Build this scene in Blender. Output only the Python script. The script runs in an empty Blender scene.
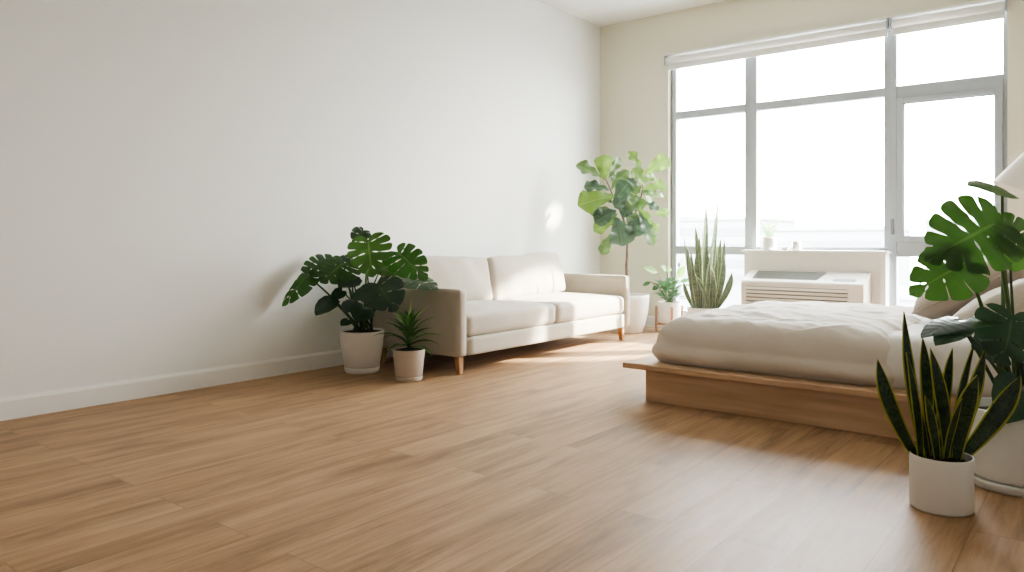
import bpy, bmesh, math, random
from mathutils import Vector, Matrix, noise
R = math.radians
scene = bpy.context.scene
COL = scene.collection
rnd = random.Random(7)

# ------------------------------------------------------------------ camera measurements
FOC = 742.0
YAW = R(38.49)
CAM = Vector((4.5356, -7.3362, 0.95))
FW = Vector((-math.sin(YAW), math.cos(YAW), 0))
RT = Vector((math.cos(YAW), math.sin(YAW), 0))
UP = Vector((0, 0, 1))

def at(px, py, d):
    """world point seen at a pixel, d metres in front of the camera"""
    return CAM + FW * d + RT * ((px - 512) / FOC * d) + UP * ((240 - py) / FOC * d)

def dirn(r, u, c):
    return RT * r + UP * u - FW * c

# ------------------------------------------------------------------ object helpers
class MB:
    """collects world space geometry, links it as one mesh object"""
    def __init__(self):
        self.v = []; self.f = []; self.uv = {}; self.mi = {}
    def add(self, verts, faces, uvs=None, mi=0):
        o = len(self.v)
        self.v += [Vector(p) for p in verts]
        for f in faces:
            if mi: self.mi[len(self.f)] = mi
            self.f.append([o + i for i in f])
        if uvs:
            for i, q in enumerate(uvs): self.uv[o + i] = q
        return self
    def box(self, a, b, mi=0):
        x0, y0, z0 = a; x1, y1, z1 = b
        v = [(x0,y0,z0),(x1,y0,z0),(x1,y1,z0),(x0,y1,z0),(x0,y0,z1),(x1,y0,z1),(x1,y1,z1),(x0,y1,z1)]
        f = [(0,3,2,1),(4,5,6,7),(0,1,5,4),(1,2,6,5),(2,3,7,6),(3,0,4,7)]
        return self.add(v, f, mi=mi)
    def lathe(self, c, prof, n=48, ax=None):
        c = Vector(c)
        if ax is None: X, Y, Z = Vector((1,0,0)), Vector((0,1,0)), UP
        else:
            Z = Vector(ax).normalized(); X = Z.orthogonal().normalized(); Y = Z.cross(X)
        v = []; f = []
        m = len(prof)
        for i in range(n):
            a = 2*math.pi*i/n
            for (r, z) in prof:
                v.append(c + X*(r*math.cos(a)) + Y*(r*math.sin(a)) + Z*z)
        for i in range(n):
            j = (i+1) % n
            for k in range(m-1):
                f.append((i*m+k, j*m+k, j*m+k+1, i*m+k+1))
        return self.add(v, f)
    def tube(self, pts, rad, n=8):
        pts = [Vector(p) for p in pts]
        if not isinstance(rad, (list, tuple)): rad = [rad]*len(pts)
        v = []; f = []
        prev = None
        for i, p in enumerate(pts):
            t = (pts[min(i+1, len(pts)-1)] - pts[max(i-1, 0)]).normalized()
            if prev is None: x = t.orthogonal().normalized()
            else:
                x = prev - t*prev.dot(t)
                x = x.normalized() if x.length > 1e-6 else t.orthogonal().normalized()
            prev = x
            y = t.cross(x)
            for k in range(n):
                a = 2*math.pi*k/n
                v.append(p + x*(rad[i]*math.cos(a)) + y*(rad[i]*math.sin(a)))
        for i in range(len(pts)-1):
            for k in range(n):
                l = (k+1) % n
                f.append((i*n+k, i*n+l, (i+1)*n+l, (i+1)*n+k))
        f.append(tuple(range(n-1, -1, -1)))
        f.append(tuple((len(pts)-1)*n + k for k in range(n)))
        return self.add(v, f)
    def build(self, name, mat, parent=None, smooth=True, bevel=0, seg=2, sub=0, solid=0, weld=False):
        org = Vector((0,0,0))
        if parent is not None:
            p = parent
            while p is not None: org += p.location; p = p.parent
        me = bpy.data.meshes.new(name)
        me.from_pydata([tuple(q - org) for q in self.v], [], self.f)
        for m in (mat if isinstance(mat, (list, tuple)) else [mat]): me.materials.append(m)
        for i, m in self.mi.items(): me.polygons[i].material_index = m
        if self.uv:
            ul = me.uv_layers.new(name='UVMap')
            for lp in me.loops: ul.data[lp.index].uv = self.uv.get(lp.vertex_index, (0, 0))
        if weld:
            bm = bmesh.new(); bm.from_mesh(me)
            bmesh.ops.remove_doubles(bm, verts=bm.verts, dist=1e-5)
            bm.to_mesh(me); bm.free()
        for p in me.polygons: p.use_smooth = smooth
        o = bpy.data.objects.new(name, me); COL.objects.link(o)
        o.parent = parent
        if bevel:
            b = o.modifiers.new('bevel', 'BEVEL'); b.width = bevel; b.segments = seg; b.limit_method = 'ANGLE'
            b.harden_normals = False
        if solid:
            s = o.modifiers.new('solid', 'SOLIDIFY'); s.thickness = solid; s.offset = 0
        if sub:
            s = o.modifiers.new('sub', 'SUBSURF'); s.levels = sub; s.render_levels = sub
        if smooth and bevel:
            try: me.set_sharp_from_angle(angle=R(40))
            except Exception: pass
        return o

def tag(o, label, cat, group=None, kind=None):
    o['label'] = label; o['category'] = cat
    if group: o['group'] = group
    if kind: o['kind'] = kind
    return o

def thing(name, loc, label, cat, group=None):
    o = bpy.data.objects.new(name, None); COL.objects.link(o)
    o.location = loc; o.empty_display_size = .1
    return tag(o, label, cat, group)

def struct(o):
    o['kind'] = 'structure'; return o

def rbox(mb, c, size, rad, n=(10,10,6), crown=0.0, rot=None, wob=0.0, freq=3.0, seed=0, crown_ax=2):
    """rounded soft box, optionally crowned along one axis"""
    h = [s/2 for s in size]
    c = Vector(c)
    idx = {}; V = []; F = []
    def key(i, j, k):
        kk = (i, j, k)
        if kk in idx: return idx[kk]
        t = [2*i/n[0]-1, 2*j/n[1]-1, 2*k/n[2]-1]
        # cluster samples near the edges so that the rounding is smooth
        t = [math.copysign(abs(q)**0.72, q) if q else 0 for q in t]
        p = Vector([t[a]*h[a] for a in range(3)])
        inner = Vector([max(-h[a]+rad, min(h[a]-rad, p[a])) for a in range(3)])
        d = p - inner
        if d.length > 1e-9: p = inner + d.normalized()*rad
        if crown:
            o1, o2 = [a for a in range(3) if a != crown_ax]
            w = (1 - min(1, abs(p[o1]/h[o1]))**2.4)*(1 - min(1, abs(p[o2]/h[o2]))**2.4)
            p[crown_ax] += crown*w*(p[crown_ax]/h[crown_ax])
        if wob:
            q = noise.noise_vector(p*freq + Vector((seed*7.1, seed*3.3, seed)))
            p += q*wob
        if rot is not None: p = rot @ p
        V.append(c + p); idx[kk] = len(V)-1
        return idx[kk]
    for i in range(n[0]):
        for j in range(n[1]):
            F.append((key(i,j,0), key(i,j+1,0), key(i+1,j+1,0), key(i+1,j,0)))
            F.append((key(i,j,n[2]), key(i+1,j,n[2]), key(i+1,j+1,n[2]), key(i,j+1,n[2])))
    for i in range(n[0]):
        for k in range(n[2]):
            F.append((key(i,0,k), key(i+1,0,k), key(i+1,0,k+1), key(i,0,k+1)))
            F.append((key(i,n[1],k), key(i,n[1],k+1), key(i+1,n[1],k+1), key(i+1,n[1],k)))
    for j in range(n[1]):
        for k in range(n[2]):
            F.append((key(0,j,k), key(0,j,k+1), key(0,j+1,k+1), key(0,j+1,k)))
            F.append((key(n[0],j,k), key(n[0],j+1,k), key(n[0],j+1,k+1), key(n[0],j,k+1)))
    return mb.add(V, F)

# ------------------------------------------------------------------ materials
def newmat(name):
    m = bpy.data.materials.new(name); m.use_nodes = True
    nt = m.node_tree
    return m, nt, nt.nodes, nt.links, nt.nodes['Principled BSDF']

def plain(name, col, rough=.5, metal=0, bump=0, bscale=40, var=0, vscale=4, spec=.5, coat=0):
    m, nt, N, L, P = newmat(name)
    P.inputs['Base Color'].default_value = (*col, 1); P.inputs['Roughness'].default_value = rough
    P.inputs['Metallic'].default_value = metal; P.inputs['Specular IOR Level'].default_value = spec
    P.inputs['Coat Weight'].default_value = coat
    tc = N.new('ShaderNodeTexCoord')
    if bump:
        t = N.new('ShaderNodeTexNoise'); t.inputs['Scale'].default_value = bscale; t.inputs['Detail'].default_value = 4
        b = N.new('ShaderNodeBump'); b.inputs['Strength'].default_value = bump; b.inputs['Distance'].default_value = .01
        L.new(tc.outputs['Object'], t.inputs['Vector']); L.new(t.outputs['Fac'], b.inputs['Height'])
        L.new(b.outputs['Normal'], P.inputs['Normal'])
    if var:
        t = N.new('ShaderNodeTexNoise'); t.inputs['Scale'].default_value = vscale; t.inputs['Detail'].default_value = 3
        r = N.new('ShaderNodeValToRGB')
        r.color_ramp.elements[0].position = .3; r.color_ramp.elements[1].position = .7
        r.color_ramp.elements[0].color = (*[c*(1-var) for c in col], 1)
        r.color_ramp.elements[1].color = (*[min(1, c*(1+var)) for c in col], 1)
        L.new(tc.outputs['Object'], t.inputs['Vector']); L.new(t.outputs['Fac'], r.inputs['Fac'])
        L.new(r.outputs['Color'], P.inputs['Base Color'])
    return m

def fabric(name, col, weave=260, bump=.25, var=.07):
    m, nt, N, L, P = newmat(name)
    P.inputs['Roughness'].default_value = .9; P.inputs['Specular IOR Level'].default_value = .2
    P.inputs['Sheen Weight'].default_value = .25; P.inputs['Sheen Roughness'].default_value = .5
    tc = N.new('ShaderNodeTexCoord')
    w = N.new('ShaderNodeTexNoise'); w.inputs['Scale'].default_value = weave; w.inputs['Detail'].default_value = 2
    b2 = N.new('ShaderNodeTexNoise'); b2.inputs['Scale'].default_value = 7; b2.inputs['Detail'].default_value = 4
    add = N.new('ShaderNodeMath'); add.operation = 'MULTIPLY_ADD'; add.inputs[1].default_value = .35
    L.new(tc.outputs['Object'], w.inputs['Vector']); L.new(tc.outputs['Object'], b2.inputs['Vector'])
    L.new(w.outputs['Fac'], add.inputs[0]); L.new(b2.outputs['Fac'], add.inputs[2])
    r = N.new('ShaderNodeValToRGB'); r.color_ramp.elements[0].position = .35; r.color_ramp.elements[1].position = .95
    r.color_ramp.elements[0].color = (*[c*(1-var) for c in col], 1); r.color_ramp.elements[1].color = (*[min(1, c*(1+var)) for c in col], 1)
    L.new(add.outputs[0], r.inputs['Fac']); L.new(r.outputs['Color'], P.inputs['Base Color'])
    bp = N.new('ShaderNodeBump'); bp.inputs['Strength'].default_value = bump; bp.inputs['Distance'].default_value = .012
    L.new(add.outputs[0], bp.inputs['Height']); L.new(bp.outputs['Normal'], P.inputs['Normal'])
    return m

def floor_mat():
    m, nt, N, L, P = newmat('oak_plank_floor')
    tc = N.new('ShaderNodeTexCoord')
    sx = N.new('ShaderNodeSeparateXYZ'); L.new(tc.outputs['Object'], sx.inputs[0])
    cb = N.new('ShaderNodeCombineXYZ'); L.new(sx.outputs['Y'], cb.inputs['X']); L.new(sx.outputs['X'], cb.inputs['Y'])
    br = N.new('ShaderNodeTexBrick'); L.new(cb.outputs[0], br.inputs['Vector'])
    br.offset = .37; br.inputs['Scale'].default_value = 1; br.inputs['Brick Width'].default_value = 1.5
    br.inputs['Row Height'].default_value = .2; br.inputs['Mortar Size'].default_value = .0016
    br.inputs['Mortar Smooth'].default_value = .3
    br.inputs['Color1'].default_value = (0,0,0,1); br.inputs['Color2'].default_value = (1,1,1,1); br.inputs['Mortar'].default_value = (.5,.5,.5,1)
    # grain: stretched along the plank, shifted plank by plank
    sh = N.new('ShaderNodeMath'); sh.operation = 'MULTIPLY'; sh.inputs[1].default_value = 37.0
    L.new(br.outputs['Color'], sh.inputs[0])
    def grain(sl, sa, detail, rough, dist):
        c = N.new('ShaderNodeCombineXYZ')
        a = N.new('ShaderNodeMath'); a.operation = 'MULTIPLY'; a.inputs[1].default_value = sl; L.new(sx.outputs['Y'], a.inputs[0])
        b = N.new('ShaderNodeMath'); b.operation = 'MULTIPLY'; b.inputs[1].default_value = sa; L.new(sx.outputs['X'], b.inputs[0])
        L.new(a.outputs[0], c.inputs['X']); L.new(b.outputs[0], c.inputs['Y']); L.new(sh.outputs[0], c.inputs['Z'])
        t = N.new('ShaderNodeTexNoise'); t.inputs['Scale'].default_value = 1; t.inputs['Detail'].default_value = detail
        t.inputs['Roughness'].default_value = rough; t.inputs['Distortion'].default_value = dist
        L.new(c.outputs[0], t.inputs['Vector']); return t
    g1 = grain(1.3, 11, 7, .65, .5); g2 = grain(4, 75, 4, .6, .2); g3 = grain(.8, 3.2, 3, .5, .3)
    r1 = N.new('ShaderNodeValToRGB'); e = r1.color_ramp.elements
    e[0].position = .30; e[0].color = FLOOR_D; e[1].position = .72; e[1].color = FLOOR_L
    k = e.new(.5); k.color = FLOOR_M
    mixg = N.new('ShaderNodeMath'); mixg.operation = 'MULTIPLY_ADD'; mixg.inputs[1].default_value = .35
    sub = N.new('ShaderNodeMath'); sub.operation = 'SUBTRACT'; sub.inputs[1].default_value = .5
    L.new(g2.outputs['Fac'], sub.inputs[0]); L.new(sub.outputs[0], mixg.inputs[0])
    av = N.new('ShaderNodeMath'); av.operation = 'MULTIPLY_ADD'; av.inputs[1].default_value = .3
    s2 = N.new('ShaderNodeMath'); s2.operation = 'SUBTRACT'; s2.inputs[1].default_value = .5
    L.new(g3.outputs['Fac'], s2.inputs[0]); L.new(s2.outputs[0], av.inputs[0]); L.new(g1.outputs['Fac'], av.inputs[2])
    L.new(av.outputs[0], mixg.inputs[2]); 
    pl = N.new('ShaderNodeMath'); pl.operation = 'MULTIPLY_ADD'; pl.inputs[1].default_value = .04
    L.new(br.outputs['Color'], pl.inputs[0]); L.new(mixg.outputs[0], pl.inputs[2])
    L.new(pl.outputs[0], r1.inputs['Fac'])
    dk = N.new('ShaderNodeMix'); dk.data_type = 'RGBA'; dk.blend_type = 'MULTIPLY'
    L.new(r1.outputs['Color'], dk.inputs['A']); dk.inputs['B'].default_value = (.70,.66,.62,1)
    L.new(br.outputs['Fac'], dk.inputs['Factor'])
    L.new(dk.outputs['Result'], P.inputs['Base Color'])
    rr = N.new('ShaderNodeMapRange'); rr.inputs['To Min'].default_value = .38; rr.inputs['To Max'].default_value = .56
    L.new(g1.outputs['Fac'], rr.inputs['Value']); L.new(rr.outputs[0], P.inputs['Roughness'])
    P.inputs['Specular IOR Level'].default_value = .4
    bp = N.new('ShaderNodeBump'); bp.inputs['Strength'].default_value = .12; bp.inputs['Distance'].default_value = .004
    hh = N.new('ShaderNodeMath'); hh.operation = 'SUBTRACT'; L.new(g2.outputs['Fac'], hh.inputs[0]); L.new(br.outputs['Fac'], hh.inputs[1])
    L.new(hh.outputs[0], bp.inputs['Height']); L.new(bp.outputs['Normal'], P.inputs['Normal'])
    return m

def wood(name, dark, light, axis='X', scale=1.0, rough=.45):
    m, nt, N, L, P = newmat(name)
    tc = N.new('ShaderNodeTexCoord'); mp = N.new('ShaderNodeMapping')
    s = [22*scale, 22*scale, 22*scale]; s['XYZ'.index(axis)] = 1.6*scale
    mp.inputs['Scale'].default_value = s
    t = N.new('ShaderNodeTexNoise'); t.inputs['Scale'].default_value = 1; t.inputs['Detail'].default_value = 6; t.inputs['Distortion'].default_value = .5
    r = N.new('ShaderNodeValToRGB'); r.color_ramp.elements[0].position = .3; r.color_ramp.elements[1].position = .7
    r.color_ramp.elements[0].color = (*dark, 1); r.color_ramp.elements[1].color = (*light, 1)
    L.new(tc.outputs['Object'], mp.inputs['Vector']); L.new(mp.outputs[0], t.inputs['Vector'])
    L.new(t.outputs['Fac'], r.inputs['Fac']); L.new(r.outputs['Color'], P.inputs['Base Color'])
    P.inputs['Roughness'].default_value = rough
    b = N.new('ShaderNodeBump'); b.inputs['Strength'].default_value = .08; b.inputs['Distance'].default_value = .003
    L.new(t.outputs['Fac'], b.inputs['Height']); L.new(b.outputs['Normal'], P.inputs['Normal'])
    return m

def leafmat(name, dark, light, rib, trans=.3, rough=.35, veins=True, tcol=None):
    m, nt, N, L, P = newmat(name)
    out = N['Material Output']
    uv = N.new('ShaderNodeUVMap'); sx = N.new('ShaderNodeSeparateXYZ'); L.new(uv.outputs[0], sx.inputs[0])
    tc = N.new('ShaderNodeTexCoord')
    t = N.new('ShaderNodeTexNoise'); t.inputs['Scale'].default_value = 9; t.inputs['Detail'].default_value = 3
    L.new(tc.outputs['Object'], t.inputs['Vector'])
    r = N.new('ShaderNodeValToRGB'); r.color_ramp.elements[0].position = .35; r.color_ramp.elements[1].position = .68
    r.color_ramp.elements[0].color = (*dark, 1); r.color_ramp.elements[1].color = (*light, 1)
    L.new(t.outputs['Fac'], r.inputs['Fac'])
    rr = N.new('ShaderNodeValToRGB'); rr.color_ramp.elements[0].position = .015; rr.color_ramp.elements[0].color = (1,1,1,1)
    rr.color_ramp.elements[1].position = .06; rr.color_ramp.elements[1].color = (0,0,0,1)
    L.new(sx.outputs['X'], rr.inputs['Fac'])
    mx = N.new('ShaderNodeMix'); mx.data_type = 'RGBA'; L.new(rr.outputs['Color'], mx.inputs['Factor'])
    L.new(r.outputs['Color'], mx.inputs['A']); mx.inputs['B'].default_value = (*rib, 1)
    L.new(mx.outputs['Result'], P.inputs['Base Color']); P.inputs['Roughness'].default_value = rough
    if veins:
        wv = N.new('ShaderNodeMath'); wv.operation = 'MULTIPLY'; wv.inputs[1].default_value = 62
        L.new(sx.outputs['Y'], wv.inputs[0])
        sn = N.new('ShaderNodeMath'); sn.operation = 'SINE'; L.new(wv.outputs[0], sn.inputs[0])
        b = N.new('ShaderNodeBump'); b.inputs['Strength'].default_value = .12; b.inputs['Distance'].default_value = .003
        L.new(sn.outputs[0], b.inputs['Height']); L.new(b.outputs['Normal'], P.inputs['Normal'])
    tr = N.new('ShaderNodeBsdfTranslucent')
    tr.inputs['Color'].default_value = (*(tcol or [min(1, c*2.6) for c in light]), 1)
    ms = N.new('ShaderNodeMixShader'); ms.inputs[0].default_value = trans
    L.new(P.outputs[0], ms.inputs[1]); L.new(tr.outputs[0], ms.inputs[2]); L.new(ms.outputs[0], out.inputs['Surface'])
    return m

def snakemat(name, dark, light, edge, trans=.15, bands=26, ew=.80):
    m, nt, N, L, P = newmat(name)
    out = N['Material Output']
    uv = N.new('ShaderNodeUVMap'); sx = N.new('ShaderNodeSeparateXYZ'); L.new(uv.outputs[0], sx.inputs[0])
    mp = N.new('ShaderNodeMapping'); mp.inputs['Scale'].default_value = (2.2, bands, 1); L.new(uv.outputs[0], mp.inputs['Vector'])
    oi = N.new('ShaderNodeObjectInfo'); cz = N.new('ShaderNodeCombineXYZ'); 
    ml = N.new('ShaderNodeMath'); ml.operation = 'MULTIPLY'; ml.inputs[1].default_value = 40; L.new(oi.outputs['Random'], ml.inputs[0])
    L.new(ml.outputs[0], cz.inputs['Z']); L.new(cz.outputs[0], mp.inputs['Location'])
    t = N.new('ShaderNodeTexNoise'); t.inputs['Scale'].default_value = 1; t.inputs['Detail'].default_value = 3; t.inputs['Distortion'].default_value = .8
    L.new(mp.outputs[0], t.inputs['Vector'])
    r = N.new('ShaderNodeValToRGB'); r.color_ramp.elements[0].position = .42; r.color_ramp.elements[1].position = .62
    r.color_ramp.elements[0].color = (*dark, 1); r.color_ramp.elements[1].color = (*light, 1)
    L.new(t.outputs['Fac'], r.inputs['Fac'])
    e = N.new('ShaderNodeValToRGB'); e.color_ramp.elements[0].position = ew; e.color_ramp.elements[0].color = (0,0,0,1)
    e.color_ramp.elements[1].position = ew+.05; e.color_ramp.elements[1].color = (1,1,1,1)
    L.new(sx.outputs['X'], e.inputs['Fac'])
    mx = N.new('ShaderNodeMix'); mx.data_type = 'RGBA'; L.new(e.outputs['Color'], mx.inputs['Factor'])
    L.new(r.outputs['Color'], mx.inputs['A']); mx.inputs['B'].default_value = (*edge, 1)
    L.new(mx.outputs['Result'], P.inputs['Base Color']); P.inputs['Roughness'].default_value = .4
    tr = N.new('ShaderNodeBsdfTranslucent'); L.new(mx.outputs['Result'], tr.inputs['Color'])
    ms = N.new('ShaderNodeMixShader'); ms.inputs[0].default_value = trans
    L.new(P.outputs[0], ms.inputs[1]); L.new(tr.outputs[0], ms.inputs[2]); L.new(ms.outputs[0], out.inputs['Surface'])
    return m

def glassmat():
    m, nt, N, L, P = newmat('window_glass')
    out = N['Material Output']; N.remove(P)
    tr = N.new('ShaderNodeBsdfTransparent'); tr.inputs['Color'].default_value = (.97,.98,.98,1)
    gl = N.new('ShaderNodeBsdfGlossy'); gl.inputs['Roughness'].default_value = .02
    lw = N.new('ShaderNodeLayerWeight'); lw.inputs['Blend'].default_value = .5
    pw = N.new('ShaderNodeMath'); pw.operation = 'POWER'; pw.inputs[1].default_value = 5; L.new(lw.outputs['Facing'], pw.inputs[0])
    fr = N.new('ShaderNodeMath'); fr.operation = 'MULTIPLY_ADD'; fr.inputs[1].default_value = .9; fr.inputs[2].default_value = .03; L.new(pw.outputs[0], fr.inputs[0])
    ms = N.new('ShaderNodeMixShader'); L.new(fr.outputs[0], ms.inputs[0]); L.new(tr.outputs[0], ms.inputs[1]); L.new(gl.outputs[0], ms.inputs[2])
    L.new(ms.outputs[0], out.inputs['Surface'])
    return m

HAZE = .006
FLOOR_D = (.235,.145,.080,1); FLOOR_M = (.40,.255,.143,1); FLOOR_L = (.52,.345,.205,1)
M = dict(
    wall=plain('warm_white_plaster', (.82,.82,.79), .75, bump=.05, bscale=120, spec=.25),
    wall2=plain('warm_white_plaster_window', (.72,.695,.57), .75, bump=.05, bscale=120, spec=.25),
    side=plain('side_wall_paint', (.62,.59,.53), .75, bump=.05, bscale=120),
    rear=plain('rear_wall_paint', (.22,.165,.11), .8, bump=.05, bscale=90),
    ceil=plain('ceiling_paint', (.82,.81,.78), .8, bump=.04, bscale=90, spec=.2),
    base=plain('baseboard_paint', (.80,.79,.75), .45, bump=.02, bscale=60),
    floor=floor_mat(),
    alu=plain('grey_window_aluminium', (.385,.42,.445), .42, metal=.1, bump=.02, bscale=80),
    alud=plain('dark_window_gasket', (.16,.17,.18), .5, bump=.02),
    glass=glassmat(),
    blind=plain('white_blind_fabric', (.82,.82,.79), .7, bump=.05, bscale=300),
    sofa=fabric('oatmeal_linen', (.51,.46,.385)),
    bedlin=fabric('cream_cotton', (.68,.62,.54), weave=420, bump=.12, var=.04),
    sheet=fabric('white_cotton', (.72,.69,.64), weave=420, bump=.12, var=.04),
    pilb=fabric('beige_pillow_linen', (.50,.42,.35), weave=320),
    pilw=fabric('ivory_pillow_linen', (.62,.57,.49), weave=320),
    oak=wood('pale_oak', (.52,.335,.19), (.68,.47,.29), 'X'),
    oakleg=wood('oak_leg', (.42,.22,.10), (.60,.36,.18), 'Z'),
    stand=wood('stand_beech', (.46,.21,.10), (.62,.32,.17), 'Z'),
    walnut=wood('walnut', (.06,.03,.018), (.13,.065,.038), 'Z'),
    potw=plain('white_ceramic', (.76,.75,.72), .35, bump=.03, bscale=25),
    potm=plain('matt_white_pot', (.82,.79,.74), .55, bump=.03, bscale=30, var=.03),
    potb=plain('beige_pot', (.60,.53,.45), .6, bump=.05, bscale=40, var=.05),
    potf=plain('stone_white_planter', (.72,.68,.62), .6, bump=.1, bscale=14, var=.05),
    soil=plain('dark_soil', (.035,.024,.017), .95, bump=1, bscale=60, var=.5, vscale=40),
    stem=plain('green_stem', (.10,.17,.045), .5, bump=.05, var=.2),
    stemd=plain('dark_green_stem', (.045,.085,.03), .5, bump=.05, var=.2),
    trunk=plain('brown_trunk', (.16,.11,.075), .8, bump=.5, bscale=50, var=.3, vscale=25),
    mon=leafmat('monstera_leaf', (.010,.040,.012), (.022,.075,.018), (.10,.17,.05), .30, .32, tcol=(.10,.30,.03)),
    monb=leafmat('monstera_leaf_lit', (.025,.085,.02), (.045,.125,.028), (.15,.25,.08), .36, .35, tcol=(.13,.27,.05)),  # lit copy of the monstera leaf, light put into its colour
    mond=leafmat('monstera_leaf_shade', (.012,.038,.016), (.024,.062,.024), (.06,.10,.04), .16, .28),  # shaded copy of the monstera leaf, shade put into its colour
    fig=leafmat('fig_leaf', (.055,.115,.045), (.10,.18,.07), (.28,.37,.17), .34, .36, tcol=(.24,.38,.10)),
    figb=leafmat('fig_leaf_lit', (.10,.20,.04), (.17,.28,.07), (.34,.45,.18), .40, .4, tcol=(.32,.50,.10)),  # fig leaf as lit, brightness put into the colour
    figd=leafmat('fig_leaf_shade', (.035,.075,.042), (.065,.115,.06), (.18,.25,.13), .22, .3),  # fig leaf as shaded, darkness put into the colour
    zz=leafmat('small_plant_leaf', (.03,.085,.03), (.07,.15,.05), (.18,.28,.10), .28, .35, veins=False),
    zzb=leafmat('small_plant_leaf_bright', (.13,.27,.05), (.21,.36,.08), (.3,.45,.15), .42, .4, veins=False),
    dra=leafmat('strap_leaf', (.03,.08,.02), (.07,.15,.035), (.16,.27,.07), .22, .35, veins=False),
    drab=leafmat('strap_leaf_pale', (.16,.25,.08), (.30,.38,.15), (.35,.45,.2), .3, .4, veins=False),
    snake=snakemat('snake_leaf', (.014,.042,.015), (.055,.105,.033), (.42,.44,.07)),
    snakeE=snakemat('snake_leaf_hazed', (.12,.18,.105), (.25,.32,.19), (.45,.49,.27), .32, 34, .85),  # greens paled to put the haze near the window into the colour
    ac=plain('ivory_plastic', (.74,.70,.62), .45, bump=.02),
    acd=plain('grille_shadow', (.16,.145,.12), .6, bump=.02),
    acg=plain('grille_grey', (.23,.23,.20), .5, bump=.02),
    cab=plain('cabinet_paint', (.74,.71,.65), .5, bump=.03),
    shade=plain('lamp_shade_linen', (.78,.74,.66), .8, bump=.1, bscale=200),
    brass=plain('dark_metal', (.10,.09,.08), .4, metal=.8, bump=.02),
    petal=plain('pale_yellow_petals', (.75,.72,.42), .7, bump=.1),
    cup=plain('frosted_cup', (.55,.55,.50), .3, bump=.02),
    moss=plain('yellow_moss', (.45,.42,.14), .8, bump=.5),
    far1=plain('far_building_wall', (.22,.225,.23), .9, bump=.1, var=.05),
    far2=plain('far_building_glass', (.15,.155,.16), .6, bump=.05),
    fargr=plain('far_ground', (.28,.285,.28), .9, bump=.2, var=.2, vscale=.05),
)

# ------------------------------------------------------------------ room shell
RX, RY, RZ = 4.95, -10.2, 3.41
WX0, WX1, WZ0, WZ1 = .865, 3.925, .12, 2.93     # window opening
struct(MB().box((-.15, RY-.15, -.12), (RX+.15, .25, 0)).build('floor', M['floor'], smooth=False))
struct(MB().box((-.15, RY-.15, RZ), (RX+.15, .25, RZ+.12)).build('ceiling', M['ceil'], smooth=False))
struct(MB().box((-.15, RY, 0), (0, .25, RZ)).build('wall_left', M['wall'], smooth=False))
struct(MB().box((RX, RY, 0), (RX+.15, .25, RZ)).build('wall_right', M['side'], smooth=False))
struct(MB().box((-.15, RY-.15, 0), (RX+.15, RY, RZ)).build('wall_front', M['rear'], smooth=False))
wb = MB()
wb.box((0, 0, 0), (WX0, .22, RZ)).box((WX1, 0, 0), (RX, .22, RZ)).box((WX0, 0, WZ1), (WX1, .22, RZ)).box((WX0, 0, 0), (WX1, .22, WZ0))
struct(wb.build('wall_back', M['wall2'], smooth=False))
def skirting(name, a, b, n):
    """profiled skirting board between two floor points, n points into the room"""
    a, b, n = Vector(a), Vector(b), Vector(n)
    prof = [(0,0),(.016,0),(.016,.098),(.013,.106),(.008,.112),(.006,.118),(0,.118)]
    v = [p + n*q[0] + UP*q[1] for p in (a, b) for q in prof]
    m = len(prof)
    f = [(k, k+1, m+k+1, m+k) for k in range(m-1)] + [tuple(range(m)), tuple(range(2*m-1, m-1, -1))]
    return struct(MB().add(v, f).build(name, M['base'], smooth=False))
skirting('baseboard_left', (0, RY, 0), (0, 0, 0), (1, 0, 0))
skirting('baseboard_back', (.016, 0, 0), (WX0+.82, 0, 0), (0, -1, 0))
skirting('baseboard_right', (RX, 0, 0), (RX, RY, 0), (-1, 0, 0))

# window: outer frame, posts, rails, sash, panes
FY0, FY1 = .05, .13
WINL = [(.93, 1.69), (1.815, 2.985), (3.09, 3.89)]          # pane openings between the posts
win = bpy.data.objects.new('window_1', None); COL.objects.link(win); win.location = (2.4, .09, WZ0); win['kind'] = 'structure'
fr = MB()
fr.box((WX0+.02, FY0, WZ0), (.93, FY1, WZ1)).box((3.89, FY0, WZ0), (WX1, FY1, WZ1))
fr.box((WX0, FY0+.02, WZ0), (WX0+.02, FY1, WZ1))
fr.box((.93, FY0, WZ1-.07), (3.89, FY1, WZ1)).box((.93, FY0, WZ0), (3.89, FY1, WZ0+.07))
fr.build('frame', M['alu'], win, smooth=False, bevel=.004)
MB().box((1.69, FY0, WZ0+.07), (1.755, FY1, WZ1-.07)).box((1.755, FY0-.012, WZ0+.07), (1.815, FY1, WZ1-.07)).build('mullion', M['alu'], win, smooth=False, bevel=.004)
MB().box((2.985, FY0, WZ0+.07), (3.035, FY1, WZ1-.07)).box((3.035, FY0-.014, WZ0+.07), (3.09, FY1, WZ1-.07)).build('mullion', M['alu'], win, smooth=False, bevel=.004)
TR = [(2.255, 2.335), (2.255, 2.335), (2.225, 2.335)]
LR = [(.80, .885), (.80, .885), (.80, .93)]
for (x0, x1), (t0, t1), (l0, l1) in zip(WINL, TR, LR):
    MB().box((x0, FY0, t0), (x1, FY1, t1)).build('transom', M['alu'], win, smooth=False, bevel=.004)
    MB().box((x0, FY0, l0), (x1, FY1, l1)).build('rail', M['alu'], win, smooth=False, bevel=.004)
    for (z0, z1) in ((WZ0+.07, l0), (l1, t0), (t1, WZ1-.07)):
        MB().box((x0, .087, z0), (x1, .093, z1)).build('pane', M['glass'], win, smooth=False)
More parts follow.
